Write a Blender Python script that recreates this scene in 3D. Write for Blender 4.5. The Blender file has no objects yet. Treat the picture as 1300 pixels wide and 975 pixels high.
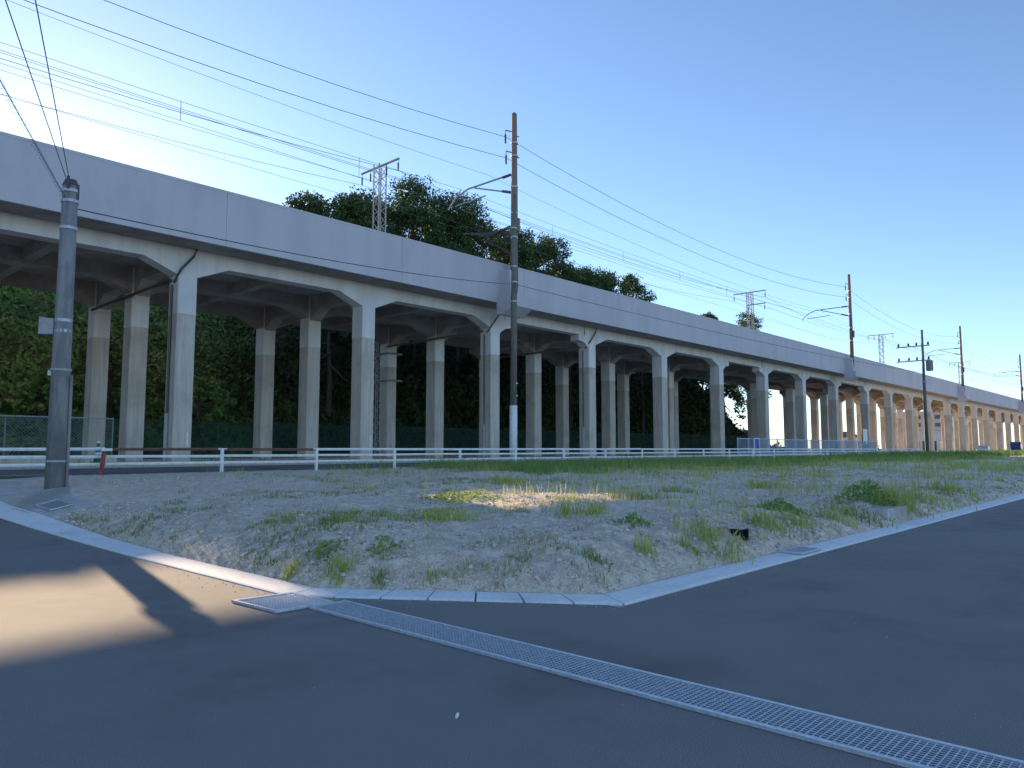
import bpy, math, random
import numpy as np
from mathutils import Vector
C = bpy.context.scene
COL = C.collection
R = math.radians
random.seed(7)

# ------------------------------------------------------------------ camera, sky, sun, exposure
# world: X runs along the viaduct, Y square to it, the camera stands over the origin
TH = math.atan(880 / 946)
cam = bpy.data.cameras.new('camera')
cam.sensor_width = 36.0
cam.lens = 36.0 * 946 / 1300
cam.clip_start = 0.05
cam.clip_end = 6000
camo = bpy.data.objects.new('camera', cam)
COL.objects.link(camo)
camo.location = (0, 0, 1.5)
camo.rotation_euler = (R(90) + math.atan(82.5 / 946), 0, TH - R(90))
C.camera = camo

SUN_EL = R(14.5)
SUN_AZ = R(11.2)            # from +Y towards +X
wd = bpy.data.worlds.new('World')
C.world = wd
wd.use_nodes = True
nt = wd.node_tree
sky = nt.nodes.new('ShaderNodeTexSky')
sky.sky_type = 'NISHITA'
sky.sun_disc = False
sky.sun_elevation = SUN_EL
sky.sun_rotation = SUN_AZ
sky.air_density = 0.75
sky.dust_density = 0.14
sky.ozone_density = 2.3
nt.links.new(sky.outputs[0], nt.nodes['Background'].inputs[0])
nt.nodes['Background'].inputs[1].default_value = 0.12

sv = Vector((math.sin(SUN_AZ) * math.cos(SUN_EL), math.cos(SUN_AZ) * math.cos(SUN_EL), math.sin(SUN_EL)))
sl = bpy.data.lights.new('sun', 'SUN')
sl.energy = 5.0
sl.angle = R(0.5)
sl.color = (1.0, 0.74, 0.46)
so = bpy.data.objects.new('sun', sl)
COL.objects.link(so)
so.rotation_euler = (-sv).to_track_quat('-Z', 'Y').to_euler()
so.location = (0, 0, 60)
C.view_settings.view_transform = 'Standard'
C.view_settings.look = 'None'
C.view_settings.gamma = 1
C.view_settings.exposure = 1.25
C.cycles.max_bounces = 8
C.cycles.transparent_max_bounces = 16

# ------------------------------------------------------------------ materials
def rgb(c): return (c[0], c[1], c[2], 1)

def mat(name, c1, c2=None, scale=3.0, c3=None, scale3=0.4, rough=0.85, metal=0.0, bump=0.0, bscale=60.0,
        stretch=None, transl=0.0, spec=0.3, lo=0.4, hi=0.62, lo3=0.45, hi3=0.62, detail=6.0, bdist=0.02, c4=None, scale4=40, lo4=.5, hi4=.7, det2=None):
    m = bpy.data.materials.new(name)
    m.use_nodes = True
    t = m.node_tree
    N, L = t.nodes, t.links
    b = N['Principled BSDF']
    b.inputs['Roughness'].default_value = rough
    b.inputs['Metallic'].default_value = metal
    b.inputs['Specular IOR Level'].default_value = spec
    b.inputs['Base Color'].default_value = rgb(c1)
    geo = N.new('ShaderNodeNewGeometry')
    vec = geo.outputs['Position']
    def noise(sc, st=None, det=detail):
        v = vec
        if st:
            mp = N.new('ShaderNodeMapping')
            mp.inputs['Scale'].default_value = st
            L.new(vec, mp.inputs[0])
            v = mp.outputs[0]
        n = N.new('ShaderNodeTexNoise')
        n.inputs['Scale'].default_value = sc
        n.inputs['Detail'].default_value = det
        n.inputs['Roughness'].default_value = 0.62
        L.new(v, n.inputs['Vector'])
        return n.outputs['Fac']
    def step(f, a, c):
        r = N.new('ShaderNodeMapRange')
        r.interpolation_type = 'SMOOTHSTEP'
        r.inputs['From Min'].default_value = a
        r.inputs['From Max'].default_value = c
        L.new(f, r.inputs['Value'])
        return r.outputs[0]
    def mix(f, a, c):
        x = N.new('ShaderNodeMix')
        x.data_type = 'RGBA'
        L.new(f, x.inputs[0])
        for s, k in ((a, 6), (c, 7)):
            if isinstance(s, tuple): x.inputs[k].default_value = rgb(s)
            else: L.new(s, x.inputs[k])
        return x.outputs[2]
    col = None
    if c2:
        col = mix(step(noise(scale, stretch, det2 or detail), lo, hi), c1, c2)
    if c3:
        col = mix(step(noise(scale3), lo3, hi3), col if col is not None else c1, c3)
    if c4:
        col = mix(step(noise(scale4, None, 3.0), lo4, hi4), col, c4)
    if col is not None:
        L.new(col, b.inputs['Base Color'])
    if bump:
        bm = N.new('ShaderNodeBump')
        bm.inputs['Strength'].default_value = bump
        bm.inputs['Distance'].default_value = bdist
        L.new(noise(bscale), bm.inputs['Height'])
        L.new(bm.outputs[0], b.inputs['Normal'])
    if transl:
        tr = N.new('ShaderNodeBsdfTranslucent')
        if col is not None: L.new(col, tr.inputs[0])
        else: tr.inputs[0].default_value = rgb(c1)
        ms = N.new('ShaderNodeMixShader')
        ms.inputs[0].default_value = transl
        L.new(b.outputs[0], ms.inputs[1])
        L.new(tr.outputs[0], ms.inputs[2])
        L.new(ms.outputs[0], N['Material Output'].inputs[0])
    return m

M = {}
M['asphalt'] = mat('asphalt', (.155, .145, .135), (.34, .32, .295), 170, (.15, .142, .134), .5, rough=.92, bump=.35, bscale=190, lo=.40, hi=.68, lo3=.44, hi3=.72, bdist=.005, det2=3.0, c4=(.50, .47, .43), scale4=330, lo4=.60, hi4=.70)
M['asphalt_old'] = mat('asphalt_old', (.15, .15, .155), (.20, .20, .195), 90, (.125, .125, .13), .6, rough=.92, bump=.4, bscale=150)
M['soil'] = mat('soil', (.84, .70, .56), (.60, .48, .375), 6, (.60, .53, .37), .6, rough=.97, bump=.8, bscale=20, lo=.40, hi=.56, lo3=.54, hi3=.70, bdist=.08, c4=(.86, .76, .64), scale4=45, lo4=.50, hi4=.62)
M['far_soil'] = mat('far_soil', (.30, .27, .22), (.2, .2, .13), .3, rough=.97)
M['hill_soil'] = mat('hill_soil', (.06, .07, .03), (.09, .075, .05), 1.5, rough=.97)
M['apron'] = mat('apron_concrete', (.56, .53, .49), (.44, .41, .38), 5, (.36, .34, .31), .7, rough=.9, bump=.3, bscale=60)
M['kerb'] = mat('kerb_concrete', (.82, .82, .81), (.74, .74, .73), 14, (.64, .64, .62), 1.3, rough=.85, bump=.25, bscale=150, lo3=.52, hi3=.72)
M['paint'] = mat('painted_concrete', (.74, .71, .69), (.65, .62, .60), 1.6, (.57, .54, .51), .35, rough=.75, stretch=(1, 1, .12), lo3=.5, hi3=.8, bump=.1, bscale=30)
M['parapet'] = mat('parapet_coat', (.56, .53, .56), (.52, .49, .52), .8, (.47, .445, .47), .22, rough=.7, stretch=(1, 1, .2), lo3=.48, hi3=.8, bump=.06, bscale=20)
M['raw'] = mat('board_marked_concrete', (.60, .535, .465), (.47, .41, .35), 7, (.43, .365, .30), .5, rough=.9, stretch=(1, 1, .05), lo=.38, hi=.66, lo3=.46, hi3=.72, bump=.4, bscale=14, c4=(.36, .30, .25), scale4=.9, lo4=.6, hi4=.85)
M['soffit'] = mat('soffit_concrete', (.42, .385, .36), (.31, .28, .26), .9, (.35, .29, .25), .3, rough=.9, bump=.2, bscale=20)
M['pole_concrete'] = mat('pole_concrete', (.29, .28, .28), (.205, .20, .20), 6, (.17, .165, .16), 1.5, rough=.88, stretch=(1, 1, .15), bump=.2, bscale=60, lo3=.5, hi3=.72)
M['pole_dark'] = mat('weathered_pole', (.19, .175, .15), (.12, .115, .10), 4, rough=.9, stretch=(1, 1, .1))
M['pole_brown'] = mat('brown_weathered_pole', (.27, .19, .15), (.19, .145, .125), 2, rough=.85, stretch=(1, 1, .1))
M['white'] = mat('white_paint', (.80, .80, .80), (.70, .70, .68), 6, rough=.5)
M['rust'] = mat('rusty_steel', (.13, .065, .045), (.20, .12, .09), 20, rough=.8)
M['red'] = mat('faded_red_paint', (.26, .035, .035), (.36, .10, .08), 12, rough=.6)
M['galv'] = mat('galvanised_steel', (.50, .52, .55), (.40, .42, .45), 25, rough=.5, metal=.6)
M['grate'] = mat('grating_steel', (.62, .66, .72), (.5, .54, .6), 30, rough=.45, metal=.55)
M['dark'] = mat('depth_shade', (.03, .03, .035), rough=.95)  # near-black colour painted as the shaded depth below the gratings
M['black'] = mat('black_plastic', (.018, .018, .022), rough=.6)
M['wire'] = mat('wire', (.13, .13, .14), rough=.6)
M['insul'] = mat('insulator', (.10, .08, .08), rough=.4)
M['lattice'] = mat('lattice_steel', (.52, .47, .43), (.42, .35, .30), 8, rough=.6, metal=.2)
M['fence_grey'] = mat('fence_grey', (.40, .44, .46), rough=.6, metal=.2)
M['fence_mesh'] = mat('fence_mesh_wire', (.20, .24, .25), rough=.6, metal=.2)
M['fence_green'] = mat('fence_green', (.02, .075, .06), rough=.6)
M['fence_blue'] = mat('fence_pale_blue', (.42, .52, .66), rough=.5)
M['blue'] = mat('blue_sheet', (.03, .08, .42), rough=.5)
M['cone'] = mat('green_cone_plastic', (.02, .16, .14), rough=.5)
M['grey_box'] = mat('grey_box', (.40, .40, .41), (.33, .33, .34), 8, rough=.6)
M['leaf_vine'] = mat('leaf_vine', (.14, .25, .07), (.07, .15, .04), .8, (.24, .30, .10), .35, rough=.7, transl=.25, lo3=.52, hi3=.7)
M['leaf_shaded'] = mat('leaf_shaded', (.030, .055, .02), (.05, .08, .028), .9, rough=.65, transl=.15)  # leaf green darkened for the deep shade below deck and canopy
M['leaf_tree'] = mat('leaf_tree', (.045, .09, .03), (.07, .12, .04), .7, (.09, .13, .045), .3, rough=.65, transl=.15, lo3=.55, hi3=.75)
M['bark'] = mat('bark', (.10, .08, .065), (.06, .05, .04), 12, rough=.95)
M['grass'] = mat('grass_blades', (.25, .32, .08), (.37, .39, .13), .9, (.17, .25, .065), .35, rough=.75, transl=.35)
M['grass_y'] = mat('yellow_grass_blades', (.48, .50, .13), (.34, .41, .10), 1.2, rough=.75, transl=.35)
M['grass_d'] = mat('deep_green_weeds', (.16, .28, .08), (.26, .36, .11), 1.0, rough=.75, transl=.3)
M['straw'] = mat('dry_straw', (.55, .48, .33), (.42, .36, .22), 2.0, rough=.85, transl=.2)
M['stone'] = mat('stone_grey', (.58, .52, .45), (.38, .34, .31), 11, (.68, .61, .53), 6, rough=.9)
M['apt'] = mat('pale_pink_wall', (.52, .42, .38), rough=.85)
M['apt2'] = mat('pale_wall', (.62, .60, .56), rough=.85)
M['glass'] = mat('window_glass', (.05, .06, .08), rough=.15, spec=.6)
M['roof'] = mat('roof_tile', (.12, .11, .12), rough=.7)
M['car_blue'] = mat('pale_blue_car_paint', (.34, .45, .56), rough=.3, spec=.5)
M['car_dark'] = mat('dark_blue_van_paint', (.02, .03, .20), rough=.3, spec=.5)
M['tyre'] = mat('tyre', (.02, .02, .02), rough=.9)

# ------------------------------------------------------------------ mesh helpers
LOC = {}

class MB:
    def __init__(self): self.v = []; self.f = []; self.m = []
    def add(self, vs, fs, mi=0):
        n = len(self.v)
        self.v += [tuple(x) for x in vs]
        self.f += [tuple(i + n for i in f) for f in fs]
        self.m += [mi] * len(fs)
    def box(self, x0, y0, z0, x1, y1, z1, mi=0):
        self.add([(x0, y0, z0), (x1, y0, z0), (x1, y1, z0), (x0, y1, z0), (x0, y0, z1), (x1, y0, z1), (x1, y1, z1), (x0, y1, z1)],
                 [(3, 2, 1, 0), (4, 5, 6, 7), (0, 1, 5, 4), (1, 2, 6, 5), (2, 3, 7, 6), (3, 0, 4, 7)], mi)
        return self
    def prism(self, prof, a, b, axis='y', mi=0):
        # prof: list of (s, z); extruded along y (s = x) or along x (s = y)
        n = len(prof)
        if axis == 'y':
            vs = [(s, a, z) for s, z in prof] + [(s, b, z) for s, z in prof]
        elif axis == 'x':
            vs = [(a, s, z) for s, z in prof] + [(b, s, z) for s, z in prof]
        else:
            vs = [(s, z, a) for s, z in prof] + [(s, z, b) for s, z in prof]
        fs = [tuple(range(n))[::-1], tuple(range(n, 2 * n))] + [(i, (i + 1) % n, n + (i + 1) % n, n + i) for i in range(n)]
        self.add(vs, fs, mi)
        return self
    def tube(self, pts, rad, sides=6, mi=0, cap=True):
        pts = [Vector(p) for p in pts]
        if not hasattr(rad, '__len__'): rad = [rad] * len(pts)
        rings = []
        vs = []
        for i, p in enumerate(pts):
            d = (pts[min(i + 1, len(pts) - 1)] - pts[max(i - 1, 0)]).normalized()
            up = Vector((0, 0, 1)) if abs(d.z) < .9 else Vector((1, 0, 0))
            a = d.cross(up).normalized()
            b = a.cross(d)
            for k in range(sides):
                an = 2 * math.pi * k / sides
                vs.append(p + (a * math.cos(an) + b * math.sin(an)) * rad[i])
        fs = []
        for i in range(len(pts) - 1):
            for k in range(sides):
                fs.append((i * sides + k, i * sides + (k + 1) % sides, (i + 1) * sides + (k + 1) % sides, (i + 1) * sides + k))
        if cap:
            fs.append(tuple(range(sides))[::-1])
            fs.append(tuple((len(pts) - 1) * sides + k for k in range(sides)))
        self.add(vs, fs, mi)
        return self
    def bar(self, a, b, r, sides=4, mi=0): return self.tube([a, b], r, sides, mi)
    def build(self, name, mats, parent=None, smooth=False, at=None):
        if not isinstance(mats, (list, tuple)): mats = [mats]
        base = Vector(at) if at is not None else (LOC[parent.name] if parent is not None else Vector((0, 0, 0)))
        me = bpy.data.meshes.new(name)
        me.from_pydata([tuple(Vector(v) - base) for v in self.v], [], self.f)
        for m in mats: me.materials.append(m)
        me.polygons.foreach_set('material_index', self.m)
        if smooth: me.polygons.foreach_set('use_smooth', [True] * len(self.f))
        me.update()
        return link(me, name, parent, base)

def link(me, name, parent=None, base=None):
    o = bpy.data.objects.new(name, me)
    COL.objects.link(o)
    base = Vector(base) if base is not None else Vector((0, 0, 0))
    if parent is not None:
        o.parent = parent
        o.location = base - LOC[parent.name]
        LOC[o.name] = base
    else:
        o.location = base
        LOC[o.name] = base
    return o

def tag(o, label=None, cat=None, group=None, kind=None):
    if label: o['label'] = label
    if cat: o['category'] = cat
    if group: o['group'] = group
    if kind: o['kind'] = kind
    return o

def thing(name, loc, label, cat, group=None):
    o = bpy.data.objects.new(name, None)
    o.empty_display_size = .2
    COL.objects.link(o)
    o.location = loc
    LOC[o.name] = Vector(loc)
    return tag(o, label, cat, group)

def array_mesh(name, V, F, m, parent=None, kind=None, k=4, smooth=False, base=None):
    """V (n,3), F (m,k) numpy -> mesh object"""
    V = np.asarray(V, np.float32)
    b = LOC[parent.name] if parent is not None else Vector(base if base is not None else (0, 0, 0))
    V = V - np.array(b, np.float32)
    me = bpy.data.meshes.new(name)
    me.vertices.add(len(V)); me.vertices.foreach_set('co', V.ravel())
    nf = len(F)
    me.loops.add(nf * k); me.loops.foreach_set('vertex_index', np.asarray(F, np.int32).ravel())
    me.polygons.add(nf)
    me.polygons.foreach_set('loop_start', np.arange(0, nf * k, k, dtype=np.int32))
    me.polygons.foreach_set('loop_total', np.full(nf, k, np.int32))
    if smooth: me.polygons.foreach_set('use_smooth', np.ones(nf, bool))
    me.materials.append(m)
    me.update(calc_edges=True)
    me.validate()
    o = link(me, name, parent, b)
    if kind: o['kind'] = kind
    return o

# value noise -------------------------------------------------------
def vnoise(x, y, s=1.0, seed=0):
    x = np.asarray(x, float) / s; y = np.asarray(y, float) / s
    xi = np.floor(x).astype(np.int64); yi = np.floor(y).astype(np.int64)
    fx = x - xi; fy = y - yi
    fx = fx * fx * (3 - 2 * fx); fy = fy * fy * (3 - 2 * fy)
    def h(a, b):
        n = (a * 374761393 + b * 668265263 + seed * 144665) & 0x7fffffff
        n = ((n ^ (n >> 13)) * 1274126177) & 0x7fffffff
        return ((n ^ (n >> 16)) & 0xffff) / 65535.0
    return (h(xi, yi) * (1 - fx) + h(xi + 1, yi) * fx) * (1 - fy) + (h(xi, yi + 1) * (1 - fx) + h(xi + 1, yi + 1) * fx) * fy

def fbm(x, y, s, seed=0, o=4):
    r = 0; a = .5; t = 0
    for k in range(o):
        r = r + a * vnoise(x, y, s / 2 ** k, seed + k * 17); t += a; a *= .55
    return r / t

def sstep(a, b, x):
    t = np.clip((np.asarray(x, float) - a) / (b - a), 0, 1)
    return t * t * (3 - 2 * t)

# ------------------------------------------------------------------ ground levels
KO, KR = 4.12, 4.20                      # outer kerb lines: left kerb x = KO, right kerb y = KR
A0, A1 = (KO, 6.95), (6.10, KR)          # chamfered corner
KW = .40
_dx, _dy = A1[0] - A0[0], A1[1] - A0[1]
_l = math.hypot(_dx, _dy); CN = (-_dy / _l, _dx / _l)     # inward normal of the chamfer
if CN[0] < 0: CN = (-CN[0], -CN[1])
def zroad(p):
    p = np.asarray(p, float)
    return np.where(p < 18.4, .12 * np.clip((p - 9) / 9.4, 0, 1) ** 2, .12 + .52 * sstep(17.0, 26.5, p) * sstep(18.0, 22, p))
def lot_d(u, p):
    u = np.asarray(u, float); p = np.asarray(p, float)
    d1 = u - (KO + KW); d2 = p - (KR + KW)
    d3 = (u - A0[0]) * CN[0] + (p - A0[1]) * CN[1] - KW
    return np.minimum(np.minimum(d1, d2), d3)
def lot_z(u, p):
    u = np.asarray(u, float); p = np.asarray(p, float)
    d = lot_d(u, p)
    near = u - (KO + KW)
    wid = 1.35 + .35 * (fbm(u, p, 1.3, 2) - .5)
    hfront = .44 - .17 * sstep(11, 18, u) * (1 - sstep(8, 16, p))
    t = np.clip(d / wid, 0, 1); z = hfront * (1 - (1 - t) ** 2.2) * sstep(-.02, .12, d / wid) + .0 * u
    z = z + (.66 - hfront) * sstep(1.2, 14, np.maximum(d, (p - 10) * .95)) * sstep(.2, 1.6, d)
    ze = zroad(p) + .14 * sstep(11, 18, p) + .01; z = z + (ze + (np.minimum(.60, .40 + .07 * (p - 16.5)) - ze) * np.clip(near / .9, 0, 1) - z) * (1 - sstep(1.2, 3.0, near)) * sstep(11.5, 17, p)
    amp = sstep(0, .8, d) * (1 - sstep(20, 24.5, p) * .8) * (1 - .9 * sstep(14.5, 16.5, p) * (1 - sstep(1.2, 3, near)))
    bank = sstep(.03, .25, d) * (1 - sstep(1.0, 2.2, d)) * (1 - sstep(14, 16, p) * (near < 2))
    z = z + amp * (.24 * (fbm(u, p, 2.2, 3) - .5) + .13 * (fbm(u, p, .6, 9) - .5)) + sstep(.05, .4, d) * .05 * (fbm(u, p, .2, 21) - .5) * (1 - .9 * sstep(14.5, 16.5, p) * (1 - sstep(1.2, 3, near))) + bank * (.14 * (fbm(u, p, .38, 27, 3) - .5) + .06 * (fbm(u, p, .16, 29, 2) - .5))
    return z + .035 - .05 * (1 - sstep(-.06, .07, d))

# ground sheet to the horizon, road, service road
g = MB()
g.add([(-3000, -3000, -.12), (3000, -3000, -.12), (3000, 3000, -.12), (-3000, 3000, -.12)], [(0, 1, 2, 3)])
tag(g.build('ground', M['far_soil']), kind='structure')

def sheet(name, us, ps, zf, m, kind='structure', smooth=True, mask=None):
    U, P = np.meshgrid(np.asarray(us, float), np.asarray(ps, float), indexing='ij')
    Z = zf(U, P) if callable(zf) else np.full_like(U, zf)
    V = np.stack([U, P, Z], -1).reshape(-1, 3)
    nu, npp = U.shape
    i, j = np.meshgrid(np.arange(nu - 1), np.arange(npp - 1), indexing='ij')
    a = i * npp + j
    F = np.stack([a, a + npp, a + npp + 1, a + 1], -1).reshape(-1, 4)
    if mask is not None:
        uc = .25 * (U[:-1, :-1] + U[1:, :-1] + U[1:, 1:] + U[:-1, 1:]); pc = .25 * (P[:-1, :-1] + P[1:, :-1] + P[1:, 1:] + P[:-1, 1:])
        F = F[mask(uc, pc).ravel()]
    return array_mesh(name, V, F, m, kind=kind, smooth=smooth)

sheet('road', [-60, -20, KO - .02, 6, 8, 12, 20, 40, 80, 160, 320], list(np.concatenate([[-60, -20, -5, 2, KR - .02, 6], np.arange(7, 27.1, .5)])),
      lambda u, p: zroad(p), M['asphalt'], mask=lambda u, p: (u < KO + .4) | (p < KR + .4) | ((u < 6.1) & (p < 7)))
us = np.concatenate([np.arange(KO + .1, 14, .055), np.arange(14, 30, .13), np.arange(30, 60, .5), np.arange(60, 200, 2.5), np.arange(200, 330, 10)])
ps = np.concatenate([np.arange(KR + .1, 9, .055), np.arange(9, 15, .12), np.arange(15, 25.8, .25)])
def on_apron(u, p): return (p > 16.0 + .25 * np.sin(u * 3)) & (u - KO - KW < 1.0 + .18 * np.sin(p * 1.7) - .25 * (p < 16.6))
sheet('vacant_lot', us, ps, lot_z, M['soil'], mask=lambda u, p: (lot_d(u, p) > -.07) & ~on_apron(u, p))
sheet('concrete_apron', us, ps, lot_z, M['apron'], mask=lambda u, p: (lot_d(u, p) > -.07) & on_apron(u, p))
sheet('service_road', [-80, 0, 20, 60, 120, 330], [25.5, 27, 30.6], lambda u, p: .68 + (p - 25.5) * .02, M['asphalt_old'])
vg = sheet('verge', np.concatenate([np.arange(-60, 120, 1.0), np.arange(120, 330, 6)]), np.arange(30.5, 49, .5), lambda u, p: .77 + .15 * sstep(30.5, 32, p) + .12 * (fbm(u, p, 2.5, 5) - .5) * sstep(30.5, 32, p), M['soil'])
# white edge line on the service road
tag(MB().add([(-30, 26.3, .704), (7.5, 26.3, .704), (7.5, 26.42, .706), (-30, 26.42, .706)], [(0, 1, 2, 3)]) or None, None) if False else None
wl = MB(); wl.add([(-30, 26.3, .702), (7.2, 26.3, .702), (7.2, 26.44, .705), (-30, 26.44, .705)], [(0, 1, 2, 3)])
tag(wl.build('road_marking', M['white']), kind='structure')

# ------------------------------------------------------------------ kerb
def kerb_run(o0, o1, i0, i1, step, parent, zf, zi=lambda p: 0):
    L_ = math.hypot(o1[0] - o0[0], o1[1] - o0[1]); n = max(1, round(L_ / step))
    for k in range(n):
        g_ = .011 if step < 1 else .006
        t0, t1 = k / n + g_ / L_, (k + 1) / n - g_ / L_
        q = []
        for t in (t0, t1):
            a = (o0[0] + (o1[0] - o0[0]) * t, o0[1] + (o1[1] - o0[1]) * t)
            b = (i0[0] + (i1[0] - i0[0]) * t, i0[1] + (i1[1] - i0[1]) * t)
            q.append((a, b))
        mb = MB()
        (a0, b0), (a1, b1) = q
        vs = []
        jz = random.uniform(-.003, .003)
        for (a, b) in q:
            z = float(zf(a[1])) + jz
            l = lambda s: (a[0] + (b[0] - a[0]) * s, a[1] + (b[1] - a[1]) * s)
            for s, h in ((0, -.1), (0, .010), (.05, .020), (.95, .026), (1, .02), (1, -.1)):
                x, y = l(s); vs.append((x, y, z + h + s * zi(a[1])))
        fs = [(i, i + 1, i + 7, i + 6) for i in range(5)] + [(5, 0, 6, 11), (5, 4, 3, 2, 1, 0), (6, 7, 8, 9, 10, 11)]
        mb.add(vs, fs)
        mb.build('kerb_stone', M['kerb'], parent)

def inter_off():
    # inner polyline corners of the kerb (offset KW): left/chamfer and chamfer/right
    px, py = A0[0] + CN[0] * KW, A0[1] + CN[1] * KW
    t = (KO + KW - px) / _dx; a = (KO + KW, py + t * _dy)
    t = (KR + KW - py) / _dy; b = (px + t * _dx, KR + KW)
    return a, b
IA, IB = inter_off()
kb = thing('kerb', (KO, 7, 0), None, None)
del_ = kb
kb['kind'] = 'structure'
kerb_run((KO, 27.0), A0, (KO + KW, 27.0), IA, 2.0, kb, zroad, lambda p: .14 * float(sstep(11, 18, p)))
kerb_run(A0, A1, IA, IB, .5, kb, lambda p: 0)
kerb_run(A1, (120, KR), IB, (120, KR + KW), 2.0, kb, lambda p: 0)

# ------------------------------------------------------------------ drain gratings
def grating_mesh(w, l, nb, nc, z0, z1, bw=.0055):
    mb = MB()
    for i in range(nb):
        x = -w / 2 + w * (i + .5) / nb
        mb.box(x - bw / 2, -l / 2, z0, x + bw / 2, l / 2, z1)
    for j in range(nc):
        y = -l / 2 + l * (j + .5) / nc
        mb.box(-w / 2, y - .0028, z0, w / 2, y + .0028, z1 - .001)
    me = bpy.data.meshes.new('grating_panel')
    me.from_pydata(mb.v, [], mb.f); me.materials.append(M['grate'])
    return me
tg = thing('trench_drain', (4.15, 6.2, 0), 'long steel trench grating crossing the asphalt from the kerb corner', 'drain grate')
p0, p1 = 6.28, -7.0
x0, x1 = 3.975, 4.325
mb = MB()
mb.box(x0 - .03, p1, .003, x0, p0, .024); mb.box(x1, p1, .003, x1 + .03, p0, .024); mb.box(x0, p0 - .03, .003, x1, p0, .0235)
mb.build('frame', M['grate'], tg)
mb = MB(); mb.add([(x0, p1, .004), (x1, p1, .004), (x1, p0 - .03, .004), (x0, p0 - .03, .004)], [(0, 1, 2, 3)])
mb.build('channel_shade', M['dark'], tg)  # flat dark sheet over the asphalt, painted shade of a recess not modelled
gm = grating_mesh(x1 - x0 - .006, 1.0, 11, 28, .014, .021)
y = p0 - .03
while y - 1 > p1:
    o = link(gm, 'grating_panel', tg, (.5 * (x0 + x1), y - .5, 0)); y -= 1.0
def catch_basin(corners, label, z=0.0, nb=14, nc=9, zf=None):
    c = [Vector((a, b, 0)) for a, b in corners]
    ctr = sum(c, Vector()) / 4; ctr.z = z
    t = thing('catch_basin', ctr, label, 'drain grate')
    out = [Vector((q.x, q.y, zf(q.x, q.y) if zf else z)) for q in c]
    if zf: ctr.z = sum(q.z for q in out) / 4; t.location = ctr; LOC[t.name] = ctr.copy()
    inn = [ctr + (q - ctr) * .90 for q in out]
    mb = MB()
    for i in range(4):
        j = (i + 1) % 4
        a, b, d, e = out[i], out[j], inn[j], inn[i]
        lo = Vector((0, 0, .003)); hi = Vector((0, 0, .026))
        mb.add([a + lo, b + lo, d + lo, e + lo, a + hi, b + hi, d + hi, e + hi], [(0, 1, 5, 4), (1, 2, 6, 5), (2, 3, 7, 6), (3, 0, 4, 7), (4, 5, 6, 7)])
    mb.build('frame', M['grate'], t)
    mb = MB(); mb.add([q + Vector((0, 0, .005)) for q in inn], [(0, 1, 2, 3)]); mb.build('pit_shade', M['dark'], t)  # dark sheet inside the frame is painted shade, no hole below
    mb = MB()
    def lerp(a, b, s): return a + (b - a) * s
    for k in range(nb):
        s = (k + .5) / nb
        a, b = lerp(inn[0], inn[1], s), lerp(inn[3], inn[2], s)
        mb.bar(a + Vector((0, 0, .014)), b + Vector((0, 0, .014)), .005)
    for k in range(nc):
        s = (k + .5) / nc
        a, b = lerp(inn[0], inn[3], s), lerp(inn[1], inn[2], s)
        mb.bar(a + Vector((0, 0, .013)), b + Vector((0, 0, .013)), .0035)
    mb.build('grating_panel', M['grate'], t)
catch_basin([(3.59, 7.10), (4.215, 7.03), (4.24, 6.31), (3.63, 6.33)], 'square steel catch basin grate in the asphalt at the kerb corner', z=.0, nb=20, nc=14)

# ------------------------------------------------------------------ concrete apron by the left pole
def apz(u, p): return float(lot_z(u, p))
catch_basin([(4.64, 17.7), (5.06, 17.7), (5.06, 16.7), (4.64, 16.7)], 'pale grating set in the paved apron in front of the left pole', zf=lambda a, b: apz(a, b) + .012)
catch_basin([(10.5, 4.585), (11.2, 4.585), (11.2, 4.235), (10.5, 4.235)], 'grey metal drain cover let into the right kerb', z=.026, nb=10, nc=6)

# ------------------------------------------------------------------ viaduct
KX = [-24.7, -15.2, -5.7, 3.72, 13.17, 22.63, 32.08, 41.95, 51.6, 61.2, 70.6, 80.1, 89.8, 100.9, 110.6, 120.4, 130.3, 142.6, 152.6, 162.6, 172.6, 185.0, 195, 205, 215, 227, 237, 247, 257, 269, 279, 289, 299]
KX = [x + .40 for x in KX]                 # column centre lines
SUSP = {2, 6, 9, 12, 16, 20, 24, 28}        # bays i -> i+1 carried as a drop-in span
ROWS = [31.6, 36.7, 41.75]                  # front faces of the three rows
CD, CW = .92, .80
ZB = .70; ZS = 10.10; ZBM = 9.47; ZH = 8.88; ZP = 7.25; ZT = 12.48
via = thing('railway_viaduct', (20, 37, 0), 'long grey concrete railway viaduct on rows of square columns', 'viaduct')

def col_mesh():
    mb = MB()
    w, d = CW / 2, CD
    c = .035
    def ring(w, y0, y1, z): return [(-w + c, y0, z), (w - c, y0, z), (w, y0 + c, z), (w, y1 - c, z), (w - c, y1, z), (-w + c, y1, z), (-w, y1 - c, z), (-w, y0 + c, z)]
    for (za, zb, mi, g) in ((ZB - .4, ZP, 0, 0), (ZP, ZS + .05, 1, .006)):
        vs = ring(w + g, -g, d + g, za) + ring(w + g, -g, d + g, zb)
        fs = [(i, (i + 1) % 8, 8 + (i + 1) % 8, 8 + i) for i in range(8)] + [tuple(range(8))[::-1], tuple(range(8, 16))]
        mb.add(vs, fs, mi)
    me = bpy.data.meshes.new('column')
    me.from_pydata(mb.v, [], mb.f)
    me.materials.append(M['raw']); me.materials.append(M['paint'])
    me.polygons.foreach_set('material_index', mb.m)
    return me
cm = col_mesh()
for x in KX:
    for r in ROWS:
        link(cm, 'column', via, (x, r, 0))
HL = 1.45
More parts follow.
